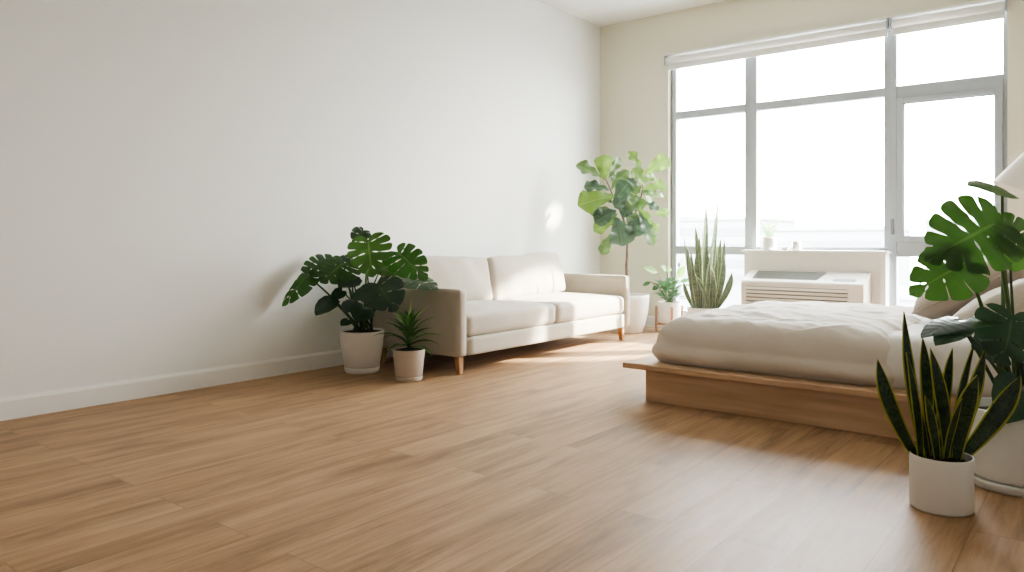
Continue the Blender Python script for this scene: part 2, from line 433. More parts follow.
# opening sash in the right section
sx0, sx1, sz0, sz1 = 3.09, 3.89, .93, 2.225
s = MB()
s.box((sx0, .03, sz0), (sx0+.055, .085, sz1)).box((sx1-.055, .03, sz0), (sx1, .085, sz1))
s.box((sx0+.055, .03, sz0), (sx1-.055, .085, sz0+.05)).box((sx0+.055, .03, sz1-.05), (sx1-.055, .085, sz1))
sash = s.build('sash', M['alu'], win, smooth=False, bevel=.004)
MB().box((3.052, .005, 1.0), (3.072, .04, 1.05)).box((3.049, -.006, 1.0), (3.075, .008, 1.14)).build('sash_handle', M['alud'], win, smooth=False, bevel=.004)
g = MB()
g.box((sx0+.055, .04, sz0+.05), (sx0+.062, .08, sz1-.05)).box((sx1-.062, .04, sz0+.05), (sx1-.055, .08, sz1-.05))
g.box((sx0+.055, .04, sz1-.057), (sx1-.055, .08, sz1-.05)).box((sx0+.055, .04, sz0+.05), (sx1-.055, .08, sz0+.057))
g.build('gasket', M['alud'], win, smooth=False)

# roller blinds
def blind(x0, x1, label):
    t = thing('roller_blind', ((x0+x1)/2, -.04, 2.80), label, 'blind', 'roller blinds above the window')
    z = 2.875
    prof = [(0.001, 0), (.036, 0), (.036, x1-x0-.03), (.001, x1-x0-.03)]
    MB().lathe((x0+.015, -.052, z), prof, 24, ax=(1, 0, 0)).build('roll', M['blind'], t)
    MB().box((x0+.02, -.022, 2.80), (x1-.02, -.019, z)).build('fabric_drop', M['blind'], t, smooth=False)
    MB().box((x0+.015, -.030, 2.780), (x1-.015, -.012, 2.805)).build('bottom_bar', M['blind'], t, smooth=False, bevel=.004)
    MB().box((x0, -.09, z+.052), (x1, 0, z+.066)).build('head_rail', M['base'], t, smooth=False, bevel=.003)
    for xx in (x0, x1-.012):
        MB().box((xx, -.095, z-.05), (xx+.012, 0, z+.052)).build('bracket', M['alu'], t, smooth=False, bevel=.003)
blind(.858, 3.045, 'long white roller blind rolled up above the left and middle window panes')
blind(3.055, 3.925, 'short white roller blind rolled up above the right window section')

# ------------------------------------------------------------------ heater cabinet and unit under the window
cabx0, cabx1, caby = 1.735, 3.04, -.15
cab = thing('heater_cabinet', ((cabx0+cabx1)/2, caby/2, 0), 'white boxed cabinet below the window with a flat sill top, behind the bed', 'cabinet')
MB().box((cabx0+.02, caby+.012, 0), (cabx1-.035, -.001, .83)).build('body', M['cab'], cab, smooth=False, bevel=.004)
MB().box((cabx0, caby-.012, .83), (cabx1+.012, .045, .853)).build('sill', M['base'], cab, smooth=False, bevel=.005)
MB().box((cabx1-.045, caby, 0), (cabx1, -.001, .829)).build('corner_trim', M['base'], cab, smooth=False, bevel=.004)
ac = thing('air_conditioner', (2.36, -.30, 0), 'ivory wall air conditioning unit with louvred front below the window sill', 'air conditioner')
ax0, ax1 = 1.835, 2.925
def acprof(x):
    # side profile: back top, front top lip, front face sloping in
    return [Vector((x, y, z)) for y, z in ((caby+.011, .12), (-.40, .12), (-.435, .16), (-.430, .545), (-.422, .565), (-.40, .575), (-.20, .655), (caby+.011, .66))]
a, b = acprof(ax0), acprof(ax1)
m = len(a)
mb = MB().add(a+b, [tuple(range(m)), tuple(range(2*m-1, m-1, -1))] + [(k, m+k, m+(k+1) % m, (k+1) % m) for k in range(m)])
mb.build('housing', M['ac'], ac, smooth=False, bevel=.012, seg=3)
def slope(x, t, off):    # point on the sloped top, t 0 front 1 back
    n = Vector((0, -.08, .20)).normalized()
    return Vector((x, -.40+.20*t, .575+.08*t)) + n*off
tg = MB(); gx0, gx1 = ax0+.09, ax1-.36
for off, pts in ((.003, ((gx0, .12), (gx1-.05, .12), (gx1, .92), (gx0, .92))),):
    top = [slope(x, t, off) for x, t in pts]; bot = [slope(x, t, -.004) for x, t in pts]
    tg.add(top+bot, [(0,1,2,3),(7,6,5,4),(0,4,5,1),(1,5,6,2),(2,6,7,3),(3,7,4,0)])
tgo = tg.build('outlet_grille', M['acg'], ac, smooth=False)
sl = MB()
for k in range(7):
    t = .17 + k*.115
    p = [slope(gx0+.005, t, .003), slope(gx1-.05+.045*t, t, .003), slope(gx1-.05+.045*t, t+.03, .008), slope(gx0+.005, t+.03, .008)]
    sl.add(p, [(0,1,2,3)])
sl.build('grille_slats', M['acg'], tgo, smooth=False, solid=.003)
cp = MB(); pts = ((ax1-.27, .1), (ax1-.08, .1), (ax1-.08, .32), (ax1-.27, .32))
top = [slope(x, t, .003) for x, t in pts]; bot = [slope(x, t, -.004) for x, t in pts]
cp.add(top+bot, [(0,1,2,3),(7,6,5,4),(0,4,5,1),(1,5,6,2),(2,6,7,3),(3,7,4,0)])
cp.build('control_display', M['acg'], ac, smooth=False)
MB().box((ax0+.055, -.436, .20), (ax1-.13, -.425, .515)).build('intake_shade', M['acd'], ac, smooth=False)  # flat dark panel, shade between the louvres put into its colour
lv = MB()
for k in range(9):
    z = .21 + k*.0345
    lv.add([(ax0+.05, -.434, z+.022), (ax1-.125, -.434, z+.022), (ax1-.125, -.449, z+.002), (ax0+.05, -.449, z+.002)], [(0,1,2,3)])
lv.build('front_louvres', M['ac'], ac, smooth=False, solid=.009)

# small things on the sill
fv = thing('flower_pot', (1.985, -.075, .853), 'small white round pot of pale yellow flowers on the window sill', 'flower pot')
MB().lathe((1.985, -.075, .853), [(.001,0),(.05,0),(.062,.02),(.066,.06),(.064,.115),(.060,.125),(.056,.12),(.056,.10),(.001,.10)], 32).build('pot', M['potw'], fv)
st = MB(); bl = MB()
for k in range(26):
    a = k*2.4; rr = .03+.075*math.sqrt((k+.5)/26)
    p0 = Vector((1.985+.02*math.cos(a), -.075+.02*math.sin(a), .95))
    p2 = Vector((1.985+rr*math.cos(a)*1.05, -.075+rr*math.sin(a)*.8, 1.05+.10*rnd.random()))
    p1 = (p0+p2)/2 + Vector((0, 0, .03)) - Vector((math.cos(a), math.sin(a), 0))*.015
    st.tube([p0, p1, p2], .0022, 5)
    for q in range(3):
        c = p2 + Vector((rnd.uniform(-.012,.012), rnd.uniform(-.012,.012), rnd.uniform(-.01,.012)))
        for w in range(5):
            b5 = w*2*math.pi/5
            d1 = Vector((math.cos(b5), math.sin(b5), .5))*.011; d2 = Vector((math.cos(b5+.7), math.sin(b5+.7), .3))*.008; d3 = Vector((math.cos(b5-.7), math.sin(b5-.7), .3))*.008
            bl.add([c, c+d3, c+d1, c+d2], [(0,1,2,3)])
st.build('stems', M['zzb'], fv); bl.build('blossoms', M['petal'], fv, smooth=False)
cu = thing('candle_cup', (2.245, -.07, .853), 'small frosted cup with a yellowish filling on the window sill', 'cup')
MB().lathe((2.245, -.07, .853), [(.001,0),(.036,0),(.040,.01),(.041,.082),(.037,.082),(.036,.06),(.001,.06)], 28).build('cup', M['cup'], cu)
MB().lathe((2.245, -.07, .913), [(.036,0),(.034,.016),(.02,.026),(.001,.03)], 20).build('filling', M['moss'], cu)
di = MB().lathe((2.135, -.07, .853), [(.001,0),(.025,0),(.042,.018),(.045,.026),(.042,.026),(.026,.008),(.001,.008)], 28).build('small_dish', M['potw'])
tag(di, 'low white dish between the flower pot and the cup on the sill', 'dish')

# ------------------------------------------------------------------ sofa
SX0, SX1, SY0, SY1 = .09, 1.035, -3.52, -1.125
so = thing('sofa', (.56, -2.33, 0), 'oatmeal linen two-seat sofa with boxy arms and wooden legs against the left wall', 'sofa')
AT = .088
rbox(MB(), ((SX0+SX1)/2, SY0+AT/2, .365), (SX1-SX0, AT, .48), .03, (16,8,10)).build('arm', M['sofa'], so)
rbox(MB(), ((SX0+SX1)/2, SY1-AT/2, .37), (SX1-SX0, AT, .49), .03, (16,8,10)).build('arm', M['sofa'], so)
rbox(MB(), ((SX0+SX1)/2-.003, (SY0+SY1)/2, .193), (SX1-SX0-.012, SY1-SY0-2*AT, .135), .015, (12,20,6)).build('base_frame', M['sofa'], so)
rbox(MB(), (SX0+.08, (SY0+SY1)/2, .47), (.15, SY1-SY0-2*AT, .45), .035, (8,20,10)).build('back_frame', M['sofa'], so)
ymid = (SY0+SY1)/2
cw = (SY1-SY0-2*AT)/2
for i, yc in enumerate((ymid-cw/2, ymid+cw/2)):
    rbox(MB(), (.655, yc, .342), (.75, cw-.006, .165), .045, (22,26,8), crown=.035, wob=.006, freq=4, seed=i).build('seat_cushion', M['sofa'], so)
for i, (yc, bw) in enumerate(((-2.945, .955), (-1.925, 1.07))):
    rot = Matrix.Rotation(R(-13), 3, 'Y') @ Matrix.Rotation(R(1.5 if i else -1), 3, 'X')
    rbox(MB(), (.365, yc, .615), (.17, bw, .40), .045, (10,30,20), crown=.045, rot=rot, wob=.016, freq=4.5, seed=i+5, crown_ax=0).build('back_cushion', M['sofa'], so)
def tleg(mb, c, h, r0, r1, lean=(0,0)):
    c = Vector(c)
    v = []
    for z, r, k in ((0, r1, 1), (h, r0, 0)):
        for sx_, sy_ in ((-1,-1),(1,-1),(1,1),(-1,1)):
            v.append((c.x+sx_*r+lean[0]*k, c.y+sy_*r+lean[1]*k, z))
    return mb.add(v, [(3,2,1,0),(4,5,6,7),(0,1,5,4),(1,2,6,5),(2,3,7,6),(3,0,4,7)])
for lx in (SX0+.08, SX1-.075):
    for ly in (SY0+.07, SY1-.06):
        tleg(MB(), (lx, ly, 0), .128, .026, .017, (.012 if lx > .5 else -.012, 0)).build('leg', M['oakleg'], so, smooth=False, bevel=.004)

# ------------------------------------------------------------------ bed
BX0, BX1, BY0, BY1 = 2.425, 4.60, -3.415, -1.66
be = thing('platform_bed', ((BX0+BX1)/2, (BY0+BY1)/2, 0), 'low pale oak platform bed with an overhanging wooden ledge, under cream bedding', 'bed')
MB().box((BX0, BY0, 0), (BX1, BY1, .19)).build('base', M['oak'], be, smooth=False, bevel=.003)
MB().box((2.30, -3.47, .19), (BX1+.03, -1.58, .222)).build('platform', M['oak'], be, smooth=False, bevel=.005)
MB().box((BX1-.02, -3.47, .223), (BX1+.03, -1.58, .80)).build('headboard', M['oak'], be, smooth=False, bevel=.006)
def soft_slab(x0, x1, y0, y1, z0, z1, rad, nx, ny, nz, wr, seed, bulge=.03, sag=0):
    """bedding slab: closed rounded top, bulging sides, open below"""
    mb = MB(); V = []; F = []
    cx, cy = (x0+x1)/2, (y0+y1)/2; hx, hy = (x1-x0)/2, (y1-y0)/2; H = z1-z0
    def prof(t):     # t 0 bottom of side .. 1 start of flat top
        a = t*math.pi/2
        return math.sin(a)
    def top(u, v):
        # superellipse-like dome: flat in the middle, rolling down to the rim
        X, Y = u*hx, v*hy
        dx, dy = hx-abs(X), hy-abs(Y)
        def roll(d): 
            if d >= rad: return 0
            q = 1-d/rad
            return 1-math.sqrt(max(0, 1-q*q))
        z = 1 - max(roll(dx), roll(dy)) - .35*min(roll(dx), roll(dy))
        return z
    idx = {}
    for i in range(nx+1):
        for j in range(ny+1):
            u = 2*i/nx-1; v = 2*j/ny-1
            u = math.copysign(1-(1-abs(u))**1.5, u); v = math.copysign(1-(1-abs(v))**1.5, v)
            # pull the corners in for a rounded plan
            pu, pv = u, v
            k = (abs(u)*abs(v))**8
            pu *= 1-.035*k; pv *= 1-.05*k
            z = z0 + H*.42 + H*.58*max(0, top(u, v))
            p = Vector((cx+pu*hx, cy+pv*hy, z))
            n1 = noise.noise(Vector((p.x*1.7, p.y*2.3, seed))); n2 = noise.noise(Vector((p.x*5+n1*2, p.y*7.5-n1, seed+3)))
            n3 = noise.noise(Vector((p.x*11+n2, p.y*16+p.x*9, seed+9)))
            cr_ = 1-abs(noise.noise(Vector((p.x*2.1+n1*.8, p.y*5.2+n1, seed+21))))*2.2
            p.z += wr*(.9*n1 + .6*n2 + .35*n3 + .45*max(0, cr_)**3)
            p.z += sag*(1-u*u)*(1-v*v)
            idx[(i, j)] = len(V); V.append(p)
    for i in range(nx):
        for j in range(ny):
            F.append((idx[(i,j)], idx[(i+1,j)], idx[(i+1,j+1)], idx[(i,j+1)]))
    ring = [(i,0) for i in range(nx)] + [(nx,j) for j in range(ny)] + [(i,ny) for i in range(nx,0,-1)] + [(0,j) for j in range(ny,0,-1)]
    prev = [idx[q] for q in ring]
    for k in range(1, nz+1):
        t = k/nz
        cur = []
        for q, ri in enumerate(ring):
            p0 = V[idx[ri]]
            o = Vector((p0.x-cx, p0.y-cy, 0))
            ex = 1 if abs(o.x) > hx*.96 else 0; ey = 1 if abs(o.y) > hy*.94 else 0
            d = Vector((math.copysign(ex, o.x), math.copysign(ey, o.y), 0))
            if d.length > 0: d.normalize()
            fold = noise.noise(Vector((p0.x*3.2, p0.y*3.2, seed+t*1.2)))*.5 + noise.noise(Vector((p0.x*8, p0.y*8, seed+5+t)))*.3
            zz = p0.z + (z0 - p0.z)*t
            b = bulge*math.sin(math.pi*min(1, t*1.02))*.8 - .03*t*t
            V.append(Vector((p0.x, p0.y, zz)) + d*(b + fold*.022*math.sin(math.pi*t*.8)))
            cur.append(len(V)-1)
        for q in range(len(ring)):
            r2 = (q+1) % len(ring)
            F.append((prev[q], cur[q], cur[r2], prev[r2]))
        prev = cur
    return mb.add(V, F)
mt = soft_slab(2.55, 4.57, -3.355, -1.72, .2225, .474, .16, 60, 60, 8, .006, 2, bulge=.02).build('mattress', M['sheet'])
tag(mt, 'white sheeted mattress showing at the pillow end of the bed', 'mattress')
dv = soft_slab(2.425, 3.78, -3.375, -1.66, .224, .490, .18, 130, 130, 12, .019, 11, bulge=.035, sag=.035).build('duvet', M['bedlin'], sub=1)
tag(dv, 'wide cream duvet spread over the bed, draping down its front side', 'duvet')
def pillow(name, c, w, h, th, yaxis, normal, mat, label, seed, pip=None):
    """soft pillow: w along yaxis, h along the remaining axis, th along the normal"""
    Y = Vector(yaxis).normalized(); Z = Vector(normal); Z = (Z - Y*Z.dot(Y)).normalized(); X = Y.cross(Z)
    c = Vector(c)
    n = 26; top = []; bot = []
    mb = MB(); V = []; F = []; I = {}
    for s_ in (1, -1):
        for i in range(n+1):
            for j in range(n+1):
                u = math.sin((2*i/n-1)*math.pi/2); v = math.sin((2*j/n-1)*math.pi/2)
                edge = i in (0, n) or j in (0, n)
                if s_ == -1 and edge: I[(s_,i,j)] = I[(1,i,j)]; continue
                k = 1 - .07*(1-abs(v)**2)*abs(u)**3; k2 = 1 - .07*(1-abs(u)**2)*abs(v)**3
                t = ((1-abs(u)**3)*(1-abs(v)**3))**.46
                wv = noise.noise(Vector((u*2.3, v*2.3, seed+s_)))*.16 + noise.noise(Vector((u*6, v*6, seed+s_*2)))*.06
                p = c + Y*(u*w/2*k) + X*(v*h/2*k2) + Z*(s_*th/2*t*(1+wv))
                I[(s_,i,j)] = len(V); V.append(p)
    for s_ in (1, -1):
        for i in range(n):
            for j in range(n):
                q = (I[(s_,i,j)], I[(s_,i+1,j)], I[(s_,i+1,j+1)], I[(s_,i,j+1)])
                F.append(q if s_ == 1 else q[::-1])
    o = mb.add(V, F).build(name, mat)
    tag(o, label, 'pillow')
    ring = [(i,0) for i in range(n)] + [(n,j) for j in range(n)] + [(i,n) for i in range(n,0,-1)] + [(0,j) for j in range(n,0,-1)]
    pts = [V[I[(1,)+q]] for q in ring]; pts.append(pts[0])
    MB().tube(pts, .006, 6).build('piping', pip or mat, o)
    return o
PILLOWS = []

# ------------------------------------------------------------------ leaves
def frame(b, t, n):
    Y = (t-b); Ln = Y.length; Y = Y/Ln
    Z = n - Y*n.dot(Y); Z.normalize(); X = Y.cross(Z)
    return X, Y, Z, Ln
def catmull(P, t):
    k = t*(len(P)-1); i = min(int(k), len(P)-2); f = k-i
    p0 = P[max(i-1,0)]; p1 = P[i]; p2 = P[i+1]; p3 = P[min(i+2,len(P)-1)]
    return tuple(.5*((2*p1[a]) + (p2[a]-p0[a])*f + (2*p0[a]-5*p1[a]+4*p2[a]-p3[a])*f*f + (-p0[a]+3*p1[a]-3*p2[a]+p3[a])*f**3) for a in (0,1))
HEART = [(.0,-.03),(.12,-.19),(.30,-.22),(.47,-.10),(.545,.10),(.53,.33),(.44,.56),(.28,.78),(.10,.94),(0,1.0)]
def monstera(b, t, n, mat, parent, wr=1.0, seed=0, slits=5, fold=.25, droop=.22, holes=True, cut=.42):
    X, Y, Z, Ln = frame(b, t, n)
    rg = random.Random(seed)
    mb = MB()
    sv = [.0] + [.30 + .55*(k/(max(1,slits-1)))**.95 + rg.uniform(-.015,.015) for k in range(slits)] + [1.0] if slits else [0, 1]
    NU = 16
    for side in (1, -1):
        u0s = [rg.uniform(cut-.08, cut+.10) for _ in sv]; hs = [rg.random() > .35 for _ in sv]
        wm = [rg.uniform(.008, .0145) for _ in sv]
        def hw(k, u):
            if k == 0 or k == len(sv)-1: return 0
            w = 0
            if u > u0s[k]:
                q = (u-u0s[k])/(1-u0s[k]); w = wm[k]*(.35+.65*q)*min(1, q*5)
                if u > .84: w += .0075*((u-.84)/.16)**2
            elif holes and hs[k] and .12 < u < u0s[k]-.05:
                q = (u-.12)/(u0s[k]-.05-.12); w = .013*math.sin(math.pi*q)
            return w
        for k in range(len(sv)-1):
            nv = 6
            V = []; UVS = []; F = []
            for a in range(nv+1):
                for q in range(NU+1):
                    u = q/NU
                    v0 = sv[k]+hw(k, u); v1 = sv[k+1]-hw(k+1, u)
                    v = v0 + (v1-v0)*a/nv
                    ex, ey = catmull(HEART, v)
                    by = .90*max(0, (v-.14)/.86)**1.55
                    # lobe tips round off at the margin
                    lob = 1.0
                    if slits and 0 < k:
                        lob = 1 - .05*(abs(2*a/nv-1)**3)*max(0, u-.7)/.3
                    uu = u*lob
                    x = ex*uu*wr; y = by + (ey-by)*uu + .10*uu*(1-uu)*(1-v)
                    z = -fold*abs(x)**1.4 - droop*max(0, y)**2*.8 + fold*.35*abs(x) - .12*max(0, -y)
                    z += .004*math.sin(v*62)*(.3+u) + .02*noise.noise(Vector((x*4*side, y*4, seed)))
                    q_ = b + X*(side*x*Ln) + Y*(y*Ln) + Z*(z*Ln)
                    if q_.x < .06: q_.x = .03 + .03*math.exp((q_.x-.06)/.03)     # bends against the wall
                    V.append(q_); UVS.append((u, v))
            for a in range(nv):
                for q in range(NU):
                    i0 = a*(NU+1)+q
                    f = (i0, i0+1, i0+NU+2, i0+NU+1)
                    F.append(f if side == 1 else f[::-1])
            mb.add(V, F, UVS)
    return mb.build('leaf', mat, parent, weld=True)
def bez(p0, p1, p2, n=10):
    return [p0*(1-t)**2 + p1*2*t*(1-t) + p2*t*t for t in [i/n for i in range(n+1)]]
def petiole(p0, b, parent, mat, r=.006, out=.5, lift=None, name='stem'):
    p0 = Vector(p0)
    hz = Vector((b.x-p0.x, b.y-p0.y, 0))
    mid = p0 + hz*(1-out)*.8 + UP*((b.z-p0.z)*(.62 if lift is None else lift))
    pts = bez(p0, mid, b, 12)
    return MB().tube(pts, [r*(1.25-.55*i/12) for i in range(13)], 8).build(name, mat, parent)
def simple_leaf(b, t, n, mat, parent, prof, wr=1.0, fold=.3, droop=.2, wave=.0, seed=0, nu=4, nv=14, name='leaf', mb=None):
    """prof: half-width along the leaf, list of (y, halfwidth)"""
    X, Y, Z, Ln = frame(b, t, n)
    own = mb is None
    if own: mb = MB()
    V = []; UVS = []; F = []
    for j in range(nv+1):
        y = j/nv
        for k in range(len(prof)-1):
            if prof[k][0] <= y <= prof[k+1][0]+1e-9:
                q = (y-prof[k][0])/(prof[k+1][0]-prof[k][0]); q2 = q*q*(3-2*q)*.5+q*.5
                w = prof[k][1]+(prof[k+1][1]-prof[k][1])*q2; break
        for i in range(-nu, nu+1):
            u = i/nu
            x = u*w*wr
            z = fold*abs(x)*.8 - droop*y*y + droop*y*.5 + wave*math.sin(y*16+seed+(2 if i > 0 else 0))*abs(u)**2*w
            V.append(b + X*(x*Ln) + Y*(y*Ln) + Z*(z*Ln)); UVS.append((abs(u), y))
    m = 2*nu+1
    for j in range(nv):
        for i in range(2*nu):
            F.append((j*m+i, j*m+i+1, (j+1)*m+i+1, (j+1)*m+i))
    mb.add(V, F, UVS)
    return mb.build(name, mat, parent) if own else mb
FIGP = [(0,.015),(.08,.09),(.25,.17),(.45,.25),(.65,.36),(.8,.39),(.9,.33),(.97,.18),(1,.03)]
OVAL = [(0,.01),(.1,.10),(.3,.22),(.5,.25),(.7,.20),(.88,.10),(1,.0)]
STRAP = [(0,.05),(.15,.052),(.4,.06),(.65,.05),(.85,.03),(1,.0)]
def blade(b, t, n, W, mat, parent, bend=(0,0,0), twist=0, chan=.35, solid=.004):
    """sword leaf from b to t; W max full width in metres"""
    b, t = Vector(b), Vector(t); bend = Vector(bend)
    V = []; UVS = []; F = []
    NV, NU = 22, 4
    for j in range(NV+1):
        s_ = j/NV
        c = b + (t-b)*s_ + bend*(4*s_*(1-s_))
        d = ((t-b) + bend*(4*(1-2*s_))).normalized()
        nn = n - d*n.dot(d); nn.normalize()
        nn = Matrix.Rotation(twist*(s_-.3), 3, d) @ nn
        X = d.cross(nn)
        w = W/2*min(1, .52+.95*s_)*(1 - max(0, (s_-.62)/.38)**2.0)
        if s_ > .999: w = .0005
        ch = chan*(1-.65*s_)
        for i in range(-NU, NU+1):
            u = i/NU
            V.append(c + X*(u*w) - nn*(ch*w*(1-u*u))); UVS.append((abs(u), s_))
    m = 2*NU+1
    for j in range(NV):
        for i in range(2*NU):
            F.append((j*m+i, j*m+i+1, (j+1)*m+i+1, (j+1)*m+i))
    return MB().add(V, F, UVS).build('leaf', mat, parent, solid=solid)
def soil(c, r, z, parent):
    prof = [(.001, .012)] + [(r*k/5, .012*(1-(k/5)**2)+.003*((k*7) % 3-1)) for k in range(1, 5)] + [(r, 0), (r, -.02)]
    return MB().lathe((c[0], c[1], z), prof, 28).build('soil', M['soil'], parent)

# ---- front snake plant (right foreground)
hc = tuple((CAM + FW*2.63 + RT*(.5785*2.63))[:2])
H = thing('potted_snake_plant', (*hc, 0), 'snake plant with yellow-edged leaves in a white cylinder pot in the right foreground', 'potted plant')
MB().lathe((*hc, 0), [(.001,0),(.092,0),(.098,.004),(.1005,.012),(.1005,.187),(.099,.191),(.0965,.191),(.0945,.187),(.0945,.10),(.001,.10)], 72).build('pot', M['potw'], H)
soil(hc, .094, .165, H)
HL = [  # base px,py ; tip px,py ; depth offset of tip ; width px ; bend px right ; twist ; normal turn
    ((919,456),(877.5,359),.02,13.5,-6,.4,-.3), ((925,455),(904,311.5),.05,13,-3,.5,.2), ((921,458),(906,352),-.06,11,3,.6,.3),
    ((929,452),(922.5,337),.0,11,2,-.5,.1), ((948,460),(930,348),-.05,12,4,.5,-.3), ((946,452),(952.5,348),.06,11,-4,-.4,.4),
    ((952,458),(974.8,341),.04,13.5,-3,.6,.5), ((950,462),(984.8,349),-.03,17,3,.4,.2), ((955,461),(977.5,375),-.07,19,-3,.2,.0),
    ((960,462),(1020.5,376),.0,17,6,-.5,-.4), ((940,450),(943,378),.08,10,-2,.5,.5), ((933,453),(934.5,360),.08,10,2,-.4,-.4),
    ((938,463),(925,395),-.08,10,2,.3,.1), ((945,464),(962,398),-.08,9,-2,.3,.3), ((929,460),(915,400),-.03,8,1,.3,.2)]
for i, (bp, tp, dd, w, bd, tw, nt) in enumerate(HL):
    d0 = 2.66 + dd*.35
    bq = at(*bp, d0); bq.z = .155
    v2 = Vector((bq.x-hc[0], bq.y-hc[1])); 
    if v2.length > .074: v2 *= .074/v2.length
    bq.x, bq.y = hc[0]+v2.x, hc[1]+v2.y
    blade(bq, at(*tp, 2.66+dd), dirn(nt, .25, 1), w*1.12*2.66/FOC, M['snake'], H, bend=RT*(bd*2.66/FOC), twist=tw)

# ---- large monstera (right edge)
ic = (4.275, -3.875)
I_ = thing('potted_monstera', (*ic, 0), 'large split-leaved monstera in a wide white pot at the right edge', 'potted plant')
MB().lathe((*ic, .0), [(.001,0),(.150,0),(.158,.006),(.164,.03),(.162,.036),(.150,.036),(.001,.03)], 72).build('saucer', M['potw'], I_)
MB().lathe((*ic, .038), [(.001,0),(.150,0),(.160,.005),(.164,.02),(.172,.22),(.173,.262),(.171,.267),(.166,.267),(.164,.26),(.160,.12),(.001,.12)], 72).build('pot', M['potw'], I_)
soil(ic, .163, .27, I_)
IL = [  # base px,py,d ; tip ; wr ; normal(r,u,c) ; material ; slits ; fold
    ((994,224,2.72),(928,258,2.66),.95,(-.15,.45,1),'monb2',5,.3,.10),
    ((966,262,2.68),(912,292,2.62),.82,(-.2,.5,1),'monb2',4,.35,.12),
    ((999,226,2.78),(1046,246,2.70),1.2,(.3,.35,1),'monb2',4,.3,.15),
    ((1002,189,2.86),(969,184,2.78),.75,(.0,1,.62),'mon',0,.2,.05),
    ((957,320,2.62),(921,334,2.54),.55,(-.2,1,.30),'mond',0,.2,.1),
    ((960,325,2.60),(936,342,2.50),.55,(.1,1,.30),'mond',0,.2,.1),
    ((993,317,2.66),(960,326,2.62),.6,(-.1,1,.28),'mon',0,.2,.1),
    ((1012,318,2.62),(1004,366,2.56),1.15,(-.2,.3,1),'mond',4,.3,.15),
    ((998,345,2.68),(974,346,2.62),.95,(.1,.5,1),'mond',0,.2,.1),
    ((1010,262,2.9),(1034,248,2.9),.8,(0,.6,1),'monb',0,.3,.1),
    ((1024,330,2.75),(1062,352,2.7),1.0,(.3,.6,1),'mond',5,.3,.2),
    ((1046,270,2.85),(1092,262,2.8),1.0,(.2,.8,.6),'mon',5,.3,.2),
    ((1020,386,2.72),(1003,420,2.62),.8,(0,.4,1),'mond',0,.3,.2)]
M['monb2'] = leafmat('monstera_leaf_backlit', (.016,.060,.014), (.028,.085,.02), (.10,.17,.05), .34, .32, tcol=(.10,.24,.04))  # backlit copy of the monstera leaf, the light is in its colour
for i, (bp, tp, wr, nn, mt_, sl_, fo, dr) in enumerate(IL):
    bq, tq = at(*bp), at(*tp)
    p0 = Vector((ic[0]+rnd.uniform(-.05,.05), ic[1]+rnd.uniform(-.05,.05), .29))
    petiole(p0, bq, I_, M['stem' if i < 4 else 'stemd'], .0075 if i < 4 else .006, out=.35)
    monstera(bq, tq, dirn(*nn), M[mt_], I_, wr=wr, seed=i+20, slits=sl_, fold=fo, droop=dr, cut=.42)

# ---- left monstera beside the sofa
acn = (.352, -3.815)
A = thing('potted_monstera', (*acn, 0), 'bushy dark monstera in a tapered white pot by the left wall', 'potted plant')
MB().lathe((*acn, 0), [(.001,0),(.116,0),(.122,.006),(.127,.034),(.125,.040),(.118,.040),(.001,.035)], 56).build('saucer', M['potm'], A)
MB().lathe((*acn, .041), [(.001,0),(.118,0),(.126,.008),(.150,.15),(.159,.252),(.158,.258),(.152,.258),(.149,.25),(.135,.1),(.001,.1)], 56).build('pot', M['potm'], A)
soil(acn, .149, .285, A)
def ca(x, y): return 270+x/3.178, 220+y/3.178
AL = [  # crop coordinates base, tip, depths, wr, normal, mat, slits
    ((312,66),(322,176),5.25,5.10,1.05,(-.05,.25,1),'monb',5,.25,.15),
    ((205,142),(100,150),5.35,5.20,1.15,(.05,.8,.75),'mon',5,.2,.15),
    ((118,178),(32,266),5.28,5.15,.85,(-.35,.6,.7),'mon',4,.3,.15),
    ((232,138),(160,195),5.20,5.05,1.35,(.05,.8,.75),'mon',5,.2,.1),
    ((408,104),(498,182),5.30,5.15,.85,(.25,.5,.9),'mon',5,.3,.15),
    ((438,186),(534,213),5.32,5.15,.8,(-.05,1,.30),'mon',4,.2,.1),
    ((345,205),(398,286),5.10,4.95,1.15,(.25,.5,.9),'mond',3,.2,.12),
    ((262,178),(218,210),5.15,5.05,1.2,(0,.6,.8),'mond',0,.2,.1),
    ((192,252),(143,300),5.15,5.05,.95,(-.3,.5,.9),'mond',0,.25,.1),
    ((228,225),(192,250),5.15,5.10,.95,(0,.6,.8),'mond',0,.2,.1),
    ((325,222),(255,248),5.12,5.05,.85,(0,.7,.7),'mond',0,.2,.1),
    ((300,278),(272,318),5.12,5.0,1.1,(.2,.4,1),'mond',0,.2,.1),
    ((296,34),(262,66),5.5,5.4,1.0,(.1,.5,.8),'mond',3,.2,.1),
    ((248,318),(226,334),5.12,5.05,.9,(0,.6,.8),'mond',0,.2,.1),
    ((352,152),(412,170),5.42,5.4,.85,(0,.7,.6),'monb',0,.2,.1),
    ((268,262),(236,290),5.22,5.1,1.0,(0,.6,.8),'mond',0,.2,.1),
    ((245,120),(212,150),5.45,5.4,1.1,(-.2,.6,.7),'mond',3,.2,.1),
    ((330,232),(310,262),5.3,5.25,1.0,(0,.6,.8),'mond',0,.2,.1)]
